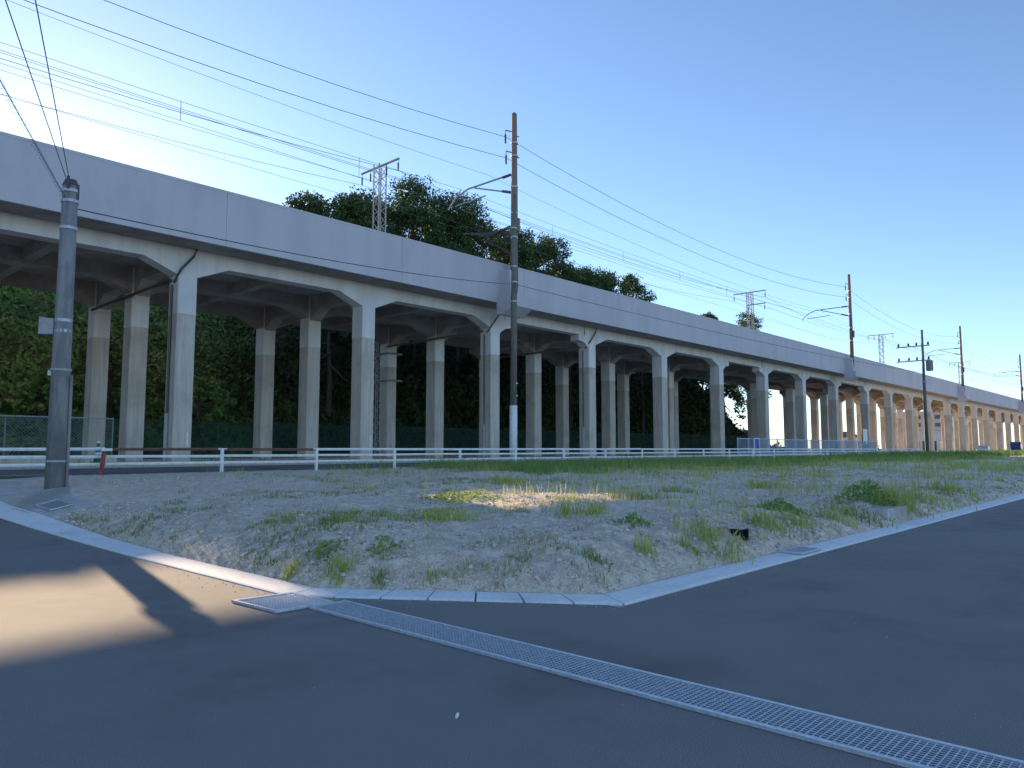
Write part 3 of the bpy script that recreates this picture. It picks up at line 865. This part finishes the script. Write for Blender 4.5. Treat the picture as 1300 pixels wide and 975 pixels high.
TREES = [
 ('leftmost tree on the skyline above the parapet', 35.6, 57, 24.0, 2.6, 1), ('round tree second from the left on the skyline', 36.8, 52.5, 23.2, 2.4, 2),
 ('leafy tree just left of the near lattice mast', 41.0, 56, 25.2, 3.0, 3), ('tallest tree just right of the near lattice mast', 46.0, 56, 28.1, 3.3, 4),
 ('tree on the right shoulder of the tallest one', 49.0, 53, 26.6, 2.9, 5), ('tree left of the tall brown pole under its arms', 53.5, 56, 26.2, 3.0, 6),
 ('tree directly behind the tall brown pole', 57.0, 53, 24.6, 3.0, 7), ('tree closely left behind the tall brown pole', 60.5, 57, 26.3, 2.9, 8),
 ('tree just right of the tall brown pole', 66.5, 56, 26.6, 2.8, 9), ('low tree stepping down right of the tall brown pole', 70.5, 55, 23.6, 2.6, 10),
 ('bushy tree before the right end of the tree line', 77.0, 56, 24.5, 3.0, 12), ('rightmost tree of the main tree line', 82.5, 55, 24.5, 2.6, 13),
 ('low full tree filling the gap left of the near lattice mast', 38.6, 54, 23.4, 2.6, 21), ('tree tucked under the left side of the tallest tree', 43.6, 53, 24.6, 2.6, 22), ('full crown between the tallest tree and the pole arms', 51.2, 57, 26.0, 2.9, 23),
 ('dense crown just behind the cable bracket of the ground pole', 63.2, 54, 25.0, 2.8, 24), ('mid green tree between the step down and the right bushy tree', 73.8, 56, 24.0, 2.6, 25),
 ('tiny tree tip poking over the parapet before the far mast', 106.0, 56, 22.8, 1.7, 14), ('small lone tree behind the far lattice mast', 115.0, 54, 23.6, 2.7, 15)]
for l, u, p, tp, r, s in TREES: tree(l, u, p, tp, r * 1.22, s, leaves=15000, lsz=.28)
# trees lower on the bank, shade put into their leaf colour, whose crowns close the view under the deck
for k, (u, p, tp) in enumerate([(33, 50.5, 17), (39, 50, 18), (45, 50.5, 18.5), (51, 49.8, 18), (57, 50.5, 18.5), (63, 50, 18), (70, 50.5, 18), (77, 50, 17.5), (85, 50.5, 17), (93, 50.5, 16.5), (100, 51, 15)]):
    tree('dark low tree behind the viaduct columns, ' + WHERE[k] + ' in its row', u, p, tp, 3.4, 100 + k, leaves=2600, m='leaf_shaded', lsz=.5, group='dark trees on the bank under the deck', low=.02)

for k, (u, p, h, l) in enumerate([(2, 49, 3.6, 'bright shrub on the bank behind the left pole'), (7, 51, 4.5, 'rounded shrub on the bank right of the left pole'), (13, 49.5, 3.8, 'light green shrub behind the column with the pale pipe cover'),
        (17, 50.5, 5.0, 'leafy shrub on the bank right of the column with the pale pipe cover'), (22, 49, 4.2, 'shrub on the bank behind the second front column'), (26, 50.5, 5.5, 'darker shrub on the bank at the edge of the dark trees')]):
    zb_ = float(hill_z(u, p))
    tree(l, u, p, zb_ + h, 2.0, 300 + k, leaves=3000, m='leaf_vine' if k % 2 == 0 else 'leaf_tree', lsz=.34, group='shrubs on the open bank', low=.02)
# ------------------------------------------------------------------ far buildings, cars
def building(name, u0, p0, u1, p1, h, label, m, floors, nx, roof=False):
    t = thing(name, (u0, p0, 0), label, 'building')
    mb = MB(); mb.box(u0, p0, -.2, u1, p1, h); mb.build('wall', m, t)
    for f in range(floors):
        z = 1.0 + (h - .6) * f / floors
        hh = (h - .6) / floors * .5
        for k in range(nx):
            w = (p1 - p0) / nx
            y = p0 + w * (k + .5)
            mb = MB(); mb.box(u0 - .06, y - w * .28, z, u0 + .05, y + w * .28, z + hh); mb.build('window', M['glass'], t)
            w2 = (u1 - u0) / nx; x = u0 + w2 * (k + .5)
            mb = MB(); mb.box(x - w2 * .28, p0 - .06, z, x + w2 * .28, p0 + .05, z + hh); mb.build('window', M['glass'], t)
        mb = MB(); mb.box(u0 - .9, p0 - .9, z - .55, u1, p0 - .001, z - .4); mb.build('balcony', m, t)
    if roof:
        mb = MB(); mb.prism([(p0 - .5, h), (p1 + .5, h), (.5 * (p0 + p1), h + 2.4)], u0 - .5, u1 + .5, 'x'); mb.build('roof', M['roof'], t)
    else:
        mb = MB(); mb.box(u0 - .2, p0 - .2, h, u1 + .2, p1 + .2, h + .5); mb.build('roof', M['apt2'], t)
building('apartment_building', 340, 78, 375, 96, 16.5, 'pinkish apartment block seen between the far right columns', M['apt'], 5, 5)
building('house', 250, 120, 262, 130, 6.0, 'pale two storey house beyond the gap in the columns', M['apt2'], 2, 3, True)
building('house', 300, 100, 312, 110, 6.0, 'pale house half hidden by the columns beyond the bank end', M['apt2'], 2, 3, True)
building('warehouse', 280, 66, 330, 76, 7.0, 'low pale warehouse behind the far right end of the viaduct', M['apt2'], 1, 6)
for k, (u, p, h, l) in enumerate([(150, 78, 7.0, 'pale round tree seen through the gap at the end of the bank'), (205, 105, 7.5, 'small tree beyond the columns right of the gap'), (240, 75, 6, 'low tree between far columns near the apartment block')]):
    tree(l, u, p, h, 2.6, 60 + k, zb=0, leaves=1500, lsz=.5, group='small trees far behind the viaduct', low=.2)

def car(name, x, y, rz, L_, W, H, m, label, cat, van=False):
    t = thing(name, (x, y, .6), label, cat)
    z0 = .6
    def P(a, b, z): return (x + a * math.cos(rz) - b * math.sin(rz), y + a * math.sin(rz) + b * math.cos(rz), z0 + z)
    def loft(secs, nm, mm):
        mb = MB(); vs = []
        for a, w, zl, zh in secs: vs += [P(a, -w, zl), P(a, w, zl), P(a, w, zh), P(a, -w, zh)]
        n = len(secs)
        fs = [(0, 1, 2, 3)[::-1], tuple(4 * (n - 1) + i for i in range(4))]
        for i in range(n - 1):
            for k in range(4): fs.append((4 * i + k, 4 * i + (k + 1) % 4, 4 * i + 4 + (k + 1) % 4, 4 * i + 4 + k))
        mb.add(vs, fs); mb.build(nm, mm, t)
    hw = W / 2; hl = L_ / 2
    bz = .95 if van else .85
    loft([(-hl, hw * .85, .35, bz - .1), (-hl + .2, hw, .25, bz), (hl - .9, hw, .25, bz), (hl - .1, hw * .92, .28, bz - .15), (hl, hw * .85, .4, bz - .3)], 'body', m)
    if van: loft([(-hl + .05, hw * .92, bz, H - .1), (-hl + .3, hw * .93, bz, H), (hl - 1.3, hw * .92, bz, H), (hl - .55, hw * .9, bz, bz + .05)], 'cabin', m)
    else: loft([(-hl + .35, hw * .85, bz, bz + .05), (-hl + .95, hw * .8, bz, H - .05), (0, hw * .8, bz, H), (.5, hw * .8, bz, H - .04), (1.25, hw * .86, bz, bz + .03)], 'cabin', m)
    for s in (-1, 1):
        mb = MB(); q = s * hw * (.945 if van else .865)
        a0, a1 = (-hl + .5, hl - 1.2) if van else (-hl + 1.0, .75)
        mb.add([P(a0, q, bz + .06), P(a1, q, bz + .06), P(a1 - .3, q * .97, H - .14), P(a0 + .15, q * .97, H - .14)], [(0, 1, 2, 3)]); mb.build('side_window', M['glass'], t)
        for a in (-hl + .8, hl - .85):
            mb = MB(); mb.tube([P(a, s * (hw - .2), .31), P(a, s * (hw + .01), .31)], .31, 12); mb.build('wheel', M['tyre'], t)
car('parked_car', 141, 26.6, R(4), 4.4, 1.7, 1.45, M['car_blue'], 'pale blue car parked beyond the grass at the far right', 'car')
car('parked_van', 176, 27.6, R(4), 4.6, 1.8, 2.3, M['car_dark'], 'dark blue van parked at the right edge of the view', 'van', True)

# ------------------------------------------------------------------ lot details: stones, grass, weeds
def dens_grass(u, p):
    n1 = fbm(u, p, 2.4, 71, 4); n2 = fbm(u, p, .7, 77, 3)
    base = sstep(.56, .68, n1) * .45
    crest = np.exp(-((u - 7) / 2.4) ** 2 - ((p - 9.4) / 1.1) ** 2) * 1.2
    band2 = np.exp(-((u - 13.5) / 3.5) ** 2 - ((p - 14.2) / 1.5) ** 2) * .7
    redge = np.exp(-((p - 5.2) / .8) ** 2) * sstep(7.5, 10, u) * .55
    front = np.exp(-(lot_d(u, p) / .35) ** 2) * .35 * sstep(.42, .6, n2)
    far = sstep(16, 30, u) * .2
    d = (base + crest + band2 + redge + far) * sstep(.30, .62, n2) + front
    return d * sstep(.02, .12, lot_d(u, p)) * np.where((u < 6.9) & (p > 16), .05, 1)

def blades(name, U, P, H, W, m, label, zf=lot_z, lean=.45):
    n = len(U)
    Z = zf(U, P) - .01
    an = rng.uniform(0, 2 * np.pi, n); ca, sa = np.cos(an), np.sin(an)
    ln = rng.uniform(.1, lean * 2, n) * H
    la = rng.uniform(0, 2 * np.pi, n)
    B = np.stack([U, P, Z], -1)
    side = np.stack([ca, sa, np.zeros(n)], -1) * (W * .5)[:, None]
    m1 = B + np.stack([np.cos(la) * ln * .3, np.sin(la) * ln * .3, H * .6], -1)
    tp = B + np.stack([np.cos(la) * ln, np.sin(la) * ln, H * (1 - .25 * (ln / np.maximum(H, .001)))], -1)
    V = np.stack([B - side, B + side, m1 + side * .75, m1 - side * .75, tp + side * .1, tp - side * .1], 1).reshape(-1, 3)
    a = np.arange(n) * 6
    F = np.concatenate([np.stack([a, a + 1, a + 2, a + 3], -1), np.stack([a + 3, a + 2, a + 4, a + 5], -1)])
    o = array_mesh(name, V, F, m, kind='stuff')
    return tag(o, label, 'grass')

def scatter(n, u0, u1, p0, p1, dens, upow=1.0):
    u = u0 + (u1 - u0) * rng.uniform(0, 1, n) ** upow; p = rng.uniform(p0, p1, n)
    k = rng.uniform(0, 1, n) < np.clip(dens(u, p), 0, 1)
    return u[k], p[k]
# clumped: each accepted seed grows a few blades
def clump(u, p, k, r):
    n = len(u)
    U = np.repeat(u, k) + rng.normal(0, r, n * k); P = np.repeat(p, k) + rng.normal(0, r, n * k)
    ok = lot_d(U, P) > .0
    return U[ok], P[ok]
u, p = scatter(24000, 4.5, 40, 4.6, 24, dens_grass, 1.5)
u, p = clump(u, p, 8, .05)
blades('short_grass', u, p, rng.uniform(.03, .11, len(u)), rng.uniform(.007, .014, len(u)), M['grass'], 'patchy short grass growing over the vacant lot')
u, p = scatter(3500, 4.5, 30, 4.6, 22, lambda u, p: dens_grass(u, p) * .8 + .03 * (lot_d(u, p) > .1), 1.3)
u, p = clump(u, p, 5, .06)
blades('yellow_grass', u, p, rng.uniform(.06, .2, len(u)), rng.uniform(.006, .011, len(u)), M['grass_y'], 'yellowish grass tufts scattered on the lot')
u, p = scatter(5000, 4.5, 40, 4.6, 23, lambda u, p: .55 * sstep(.45, .6, fbm(u, p, 1.3, 90)) * sstep(.3, 1.5, lot_d(u, p)), 1.4)
u, p = clump(u, p, 3, .07)
blades('dry_stalks', u, p, rng.uniform(.04, .16, len(u)), rng.uniform(.004, .008, len(u)), M['straw'], 'pale dry stalks scattered over the stony lot', lean=.9)
u, p = scatter(13000, 10, 90, 5, 23, lambda u, p: sstep(.42, .60, fbm(u, p, 2.6, 93)) * sstep(.2, 1.2, lot_d(u, p)) * (.25 + .6 * sstep(14, 24, u)), 1.5)
u, p = clump(u, p, 3, .08)
blades('upright_stalks', u, p, rng.uniform(.12, .42, len(u)), rng.uniform(.009, .016, len(u)) * (1 + np.clip(u - 15, 0, 40) * .03), M['grass_y'], 'upright pale green stalks standing over the right part of the lot', lean=.15)
# tall weeds in front of the pipe fence
u, p = scatter(15000, 14, 75, 13, 25, lambda u, p: np.clip(.8 * np.exp(-((p - 24.3) / .7) ** 2) * sstep(14, 22, u) * (1 - sstep(44, 52, u)) * sstep(.35, .6, fbm(u, p, 2.2, 62)) + .95 * np.exp(-((p - 19.5 + (u - 22) * .02) / 3.2) ** 2) * sstep(17, 21, u) * sstep(.36, .55, fbm(u, p, 3.0, 61)), 0, 1), 1.3)
u, p = clump(u, p, 6, .09)
blades('tall_weeds', u, p, rng.uniform(.15, .45, len(u)) * (.7 + .8 * fbm(u, p, 1.5, 13)), rng.uniform(.012, .025, len(u)), M['grass_d'], 'tall green weeds along the pipe fence')
u, p = scatter(7000, 55, 230, 14, 26, lambda u, p: sstep(0, 3, p - (10 + .055 * u)) * .9 * sstep(58, 90, u) * sstep(.3, .5, fbm(u, p, 6, 66)))
u, p = clump(u, p, 6, .25)
blades('far_grass', u, p, rng.uniform(.3, .8, len(u)), rng.uniform(.05, .10, len(u)), M['grass_d'], 'band of green grass at the far right end of the lot')
# verge weeds round the column feet
u, p = scatter(2600, 0, 90, 31, 46, lambda u, p: sstep(.5, .7, fbm(u, p, 2.0, 33)) * .8)
u2 = np.repeat(u, 5) + rng.normal(0, .1, len(u) * 5); p2 = np.repeat(p, 5) + rng.normal(0, .1, len(u) * 5)
blades('verge_weeds', u2, p2, rng.uniform(.15, .5, len(u2)), rng.uniform(.015, .03, len(u2)), M['grass'], 'weeds round the feet of the columns', zf=lambda a, b: .9 + 0 * a)

def clump_thing(name, u, p, n, r, h, w, m, label, cat='weeds', group=None, leafy=False, zf=lot_z):
    z = float(zf(u, p))
    t = thing(name, (u, p, z), label, cat, group)
    U = u + rng.normal(0, r, n); P = p + rng.normal(0, r, n)
    if leafy:
        Z = zf(U, P) + rng.uniform(0, 1, n) ** .8 * h * np.exp(-((U - u) ** 2 + (P - p) ** 2) / (2.5 * r * r))
        V, F = leaf_quads(np.stack([U, P, Z], -1), rng.uniform(.6, 1.3, n) * w)
        array_mesh('leaves', V, F, m, parent=t)
    else:
        o = blades('blades', U, P, rng.uniform(.45, 1, n) * h, rng.uniform(.7, 1.2, n) * w, m, None, zf=zf, lean=.35)
        del o['category']
        o.data.transform(__import__('mathutils').Matrix.Translation(-Vector((u, p, z))))
        o.parent = t
    return t
for (u, p, n, r, h, w, m, l) in [
    (4.62, 7.72, 45, .05, .26, .012, 'grass_y', 'bright yellow green tuft at the left kerb above the catch basin'),
    (4.80, 7.05, 130, .10, .17, .012, 'grass_y', 'wide low tuft right behind the catch basin corner'),
    (5.00, 6.60, 60, .07, .15, .014, 'grass', 'green tuft behind the first chamfer kerb stones'),
    (5.35, 6.15, 25, .04, .14, .012, 'grass_y', 'tiny yellow tuft at the middle of the front kerb'),
    (6.75, 5.05, 70, .09, .14, .013, 'grass', 'low tuft by the front kerb left of the right corner'),
    (7.7, 5.0, 60, .08, .28, .014, 'grass_y', 'upright yellow tuft just past the right kerb corner'),
    (8.6, 4.95, 50, .08, .22, .013, 'grass_y', 'yellow green tuft along the right kerb before the black box'),
    (12.4, 5.1, 90, .16, .32, .015, 'grass_y', 'tall yellow weeds by the right kerb past the drain cover'),
    (14.0, 5.0, 80, .18, .34, .015, 'grass_y', 'weed tuft by the right kerb before the concrete slab')]:
    clump_thing('grass_tuft', u, p, n, r, h, w, M[m], l)
for (u, p, n, r, h, w, m, l) in [
    (4.95, 7.6, 160, .13, .14, .06, 'grass_d', 'dark leafy weed low on the slope left of the front kerb'),
    (5.35, 7.0, 120, .11, .12, .06, 'grass_d', 'small dark leafy weed on the slope beside another'),
    (8.8, 5.9, 170, .15, .14, .06, 'grass_d', 'dark green weed mat on the crest near the right slope'),
    (13.3, 5.75, 420, .30, .2, .08, 'grass_d', 'long dark green creeping weed on the right slope'),
    (10.2, 10.9, 500, .38, .16, .07, 'grass_d', 'flat dark green weed patch in the middle of the lot'),
    (17.6, 5.6, 500, .34, .55, .09, 'grass_d', 'bushy green weed behind the concrete slab on the right'),
    ]:
    clump_thing('leafy_weed', u, p, n, r, h, w, M[m], l, leafy=True)
clump_thing('tall_weed', 17.9, 5.2, 260, .3, .62, .02, M['grass_y'], 'tall bright grass clump right of the concrete slab')
for (u, p, l) in [(9.6, 10.4, 'left golden tuft in the middle of the lot'), (11.4, 9.0, 'right golden tuft in the middle of the lot')]:
    clump_thing('grass_tuft', u, p, 90, .22, .16, .012, M['grass_y'], l)

tuft_spots = [(6.1, 9.0, 'tuft on the crest above the left kerb corner'), (7.4, 8.2, 'tuft on the crest straight above the front kerb'), (9.3, 7.2, 'tuft near the crest left of the golden patch'), (12.6, 8.4, 'tuft on the flat right of the golden patch'),
    (11.3, 5.15, 'yellow tuft beside the black box'), (9.3, 5.0, 'yellow tuft just left of the black box'), (15.2, 5.1, 'yellow tuft by the kerb just before the slab'), (20.5, 5.2, 'tall tuft on the right kerb beyond the slab'), (24.0, 5.5, 'tall tuft on the right kerb near the frame edge'),
    (16.0, 9.5, 'straw green tuft in the middle of the right part of the lot'), (20.0, 9.0, 'straw green tuft far right in the lot'), (14.5, 13.5, 'wide tuft behind the golden patch')]
for k, (u, p, l) in enumerate(tuft_spots):
    clump_thing('grass_tuft', u, p, 130, .13 + .02 * (k % 4) + .008 * u, .16 + .05 * (k % 3) + .006 * u, .013 + .0006 * u, M['grass_y' if k % 3 else 'grass'], l)
# concrete slab edge and black box on the right slope
z = float(lot_z(10.1, 4.95))
t = thing('drain_box', (10.1, 4.95, z), 'small open black box sunk in the slope by the right kerb', 'box')
mb = MB()
x, y, q = 10.12, 4.98, .10
mb.box(x - q, y - q, z - .08, x - q + .012, y + q, z + .11); mb.box(x + q - .012, y - q, z - .08, x + q, y + q, z + .11)
mb.box(x - q + .012, y + q - .012, z - .08, x + q - .012, y + q, z + .11); mb.box(x - q + .012, y - q, z + .098, x + q - .012, y + q - .012, z + .11); mb.box(x - q + .012, y - q, z - .08, x + q - .012, y + q - .012, z - .02)
mb.build('box_shell', M['black'], t)
mb = MB(); mb.box(x - .13, y - .09, z + .112, x + .13, y + .13, z + .13); mb.build('lid', M['stone'], t)
mb = MB(); zz = float(lot_z(16.7, 5.0))
mb.box(16.0, 4.72, zz - .15, 17.3, 4.86, zz + .17); mb.box(16.0, 4.861, zz - .15, 17.25, 5.3, zz + .15)
tag(mb.build('concrete_slab', M['apron'], at=(16.7, 5, zz)), 'pale concrete slab half buried in the slope by the right kerb', 'concrete slab')

# stones
n = 30000
u = 4.5 + 22 * rng.uniform(0, 1, n) ** 1.7; p = 4.5 + 17 * rng.uniform(0, 1, n) ** 1.5
k = (lot_d(u, p) > .03) & ~((u < 6.9) & (p > 16)) & (rng.uniform(0, 1, n) < .35 + .9 * sstep(.4, .6, fbm(u, p, 1.1, 44)))
u, p = u[k], p[k]; n = len(u)
s = (.006 + .034 * rng.uniform(0, 1, n) ** 4) * (1 + .3 * (lot_d(u, p) < 1.6)) + .012 * rng.uniform(0, 1, n) * sstep(8, 20, u)
oct_ = np.array([[1, 0, 0], [0, 1, 0], [-1, 0, 0], [0, -1, 0], [0, 0, .8], [0, 0, -.6]], float)
of = np.array([[0, 1, 4], [1, 2, 4], [2, 3, 4], [3, 0, 4], [1, 0, 5], [2, 1, 5], [3, 2, 5], [0, 3, 5]])
V = oct_[None] * (s[:, None, None] * rng.uniform(.6, 1.4, (n, 6, 1)))
an = rng.uniform(0, 6.28, n); ca, sa = np.cos(an)[:, None], np.sin(an)[:, None]
V = np.stack([V[..., 0] * ca - V[..., 1] * sa, V[..., 0] * sa + V[..., 1] * ca, V[..., 2]], -1)
V += np.stack([u, p, lot_z(u, p) + s * .25], -1)[:, None]
F = (of[None] + (np.arange(n) * 6)[:, None, None]).reshape(-1, 3)
tag(array_mesh('gravel_stones', V.reshape(-1, 3), F, M['stone'], kind='stuff', k=3), 'loose grey stones scattered over the lot', 'stones')
n = 1500
nr = 160
q = rng.uniform(0, 1, n); side = rng.uniform(0, 1, n); off = rng.exponential(.12, n) + .02
u = np.where(side < .35, KO - off, np.where(side < .6, A0[0] + _dx * q - CN[0] * off, A1[0] + 14 * q)); p = np.where(side < .35, 6.9 + 9 * q, np.where(side < .6, A0[1] + _dy * q - CN[1] * off, KR - off))
u[:nr] = rng.uniform(-6, 12, nr); p[:nr] = rng.uniform(-4, KR - .3, nr) + np.where(u[:nr] < 3.4, rng.uniform(0, 9, nr), 0); p[:nr] = np.where(u[:nr] >= 3.4, np.minimum(p[:nr], KR - .3), p[:nr])
s = .002 + .006 * rng.uniform(0, 1, n) ** 3
V = oct_[None] * (s[:, None, None] * rng.uniform(.6, 1.4, (n, 6, 1))) + np.stack([u, p, zroad(p) + s * .4], -1)[:, None]
F = (of[None] + (np.arange(n) * 6)[:, None, None]).reshape(-1, 3)
tag(array_mesh('road_grit', V.reshape(-1, 3), F, M['stone'], kind='stuff', k=3), 'loose grit gathered on the asphalt along the kerb', 'grit')
# a pale pebble on the asphalt
mb = MB(); mb.tube([(2.94, 3.16, .001), (2.95, 3.165, .012), (2.96, 3.17, .02), (2.967, 3.172, .024)], [.006, .011, .009, .003], 6)
tag(mb.build('pebble', M['white'], at=(2.95, 3.16, 0), smooth=True), 'single white pebble lying on the dark asphalt in the foreground', 'pebble')
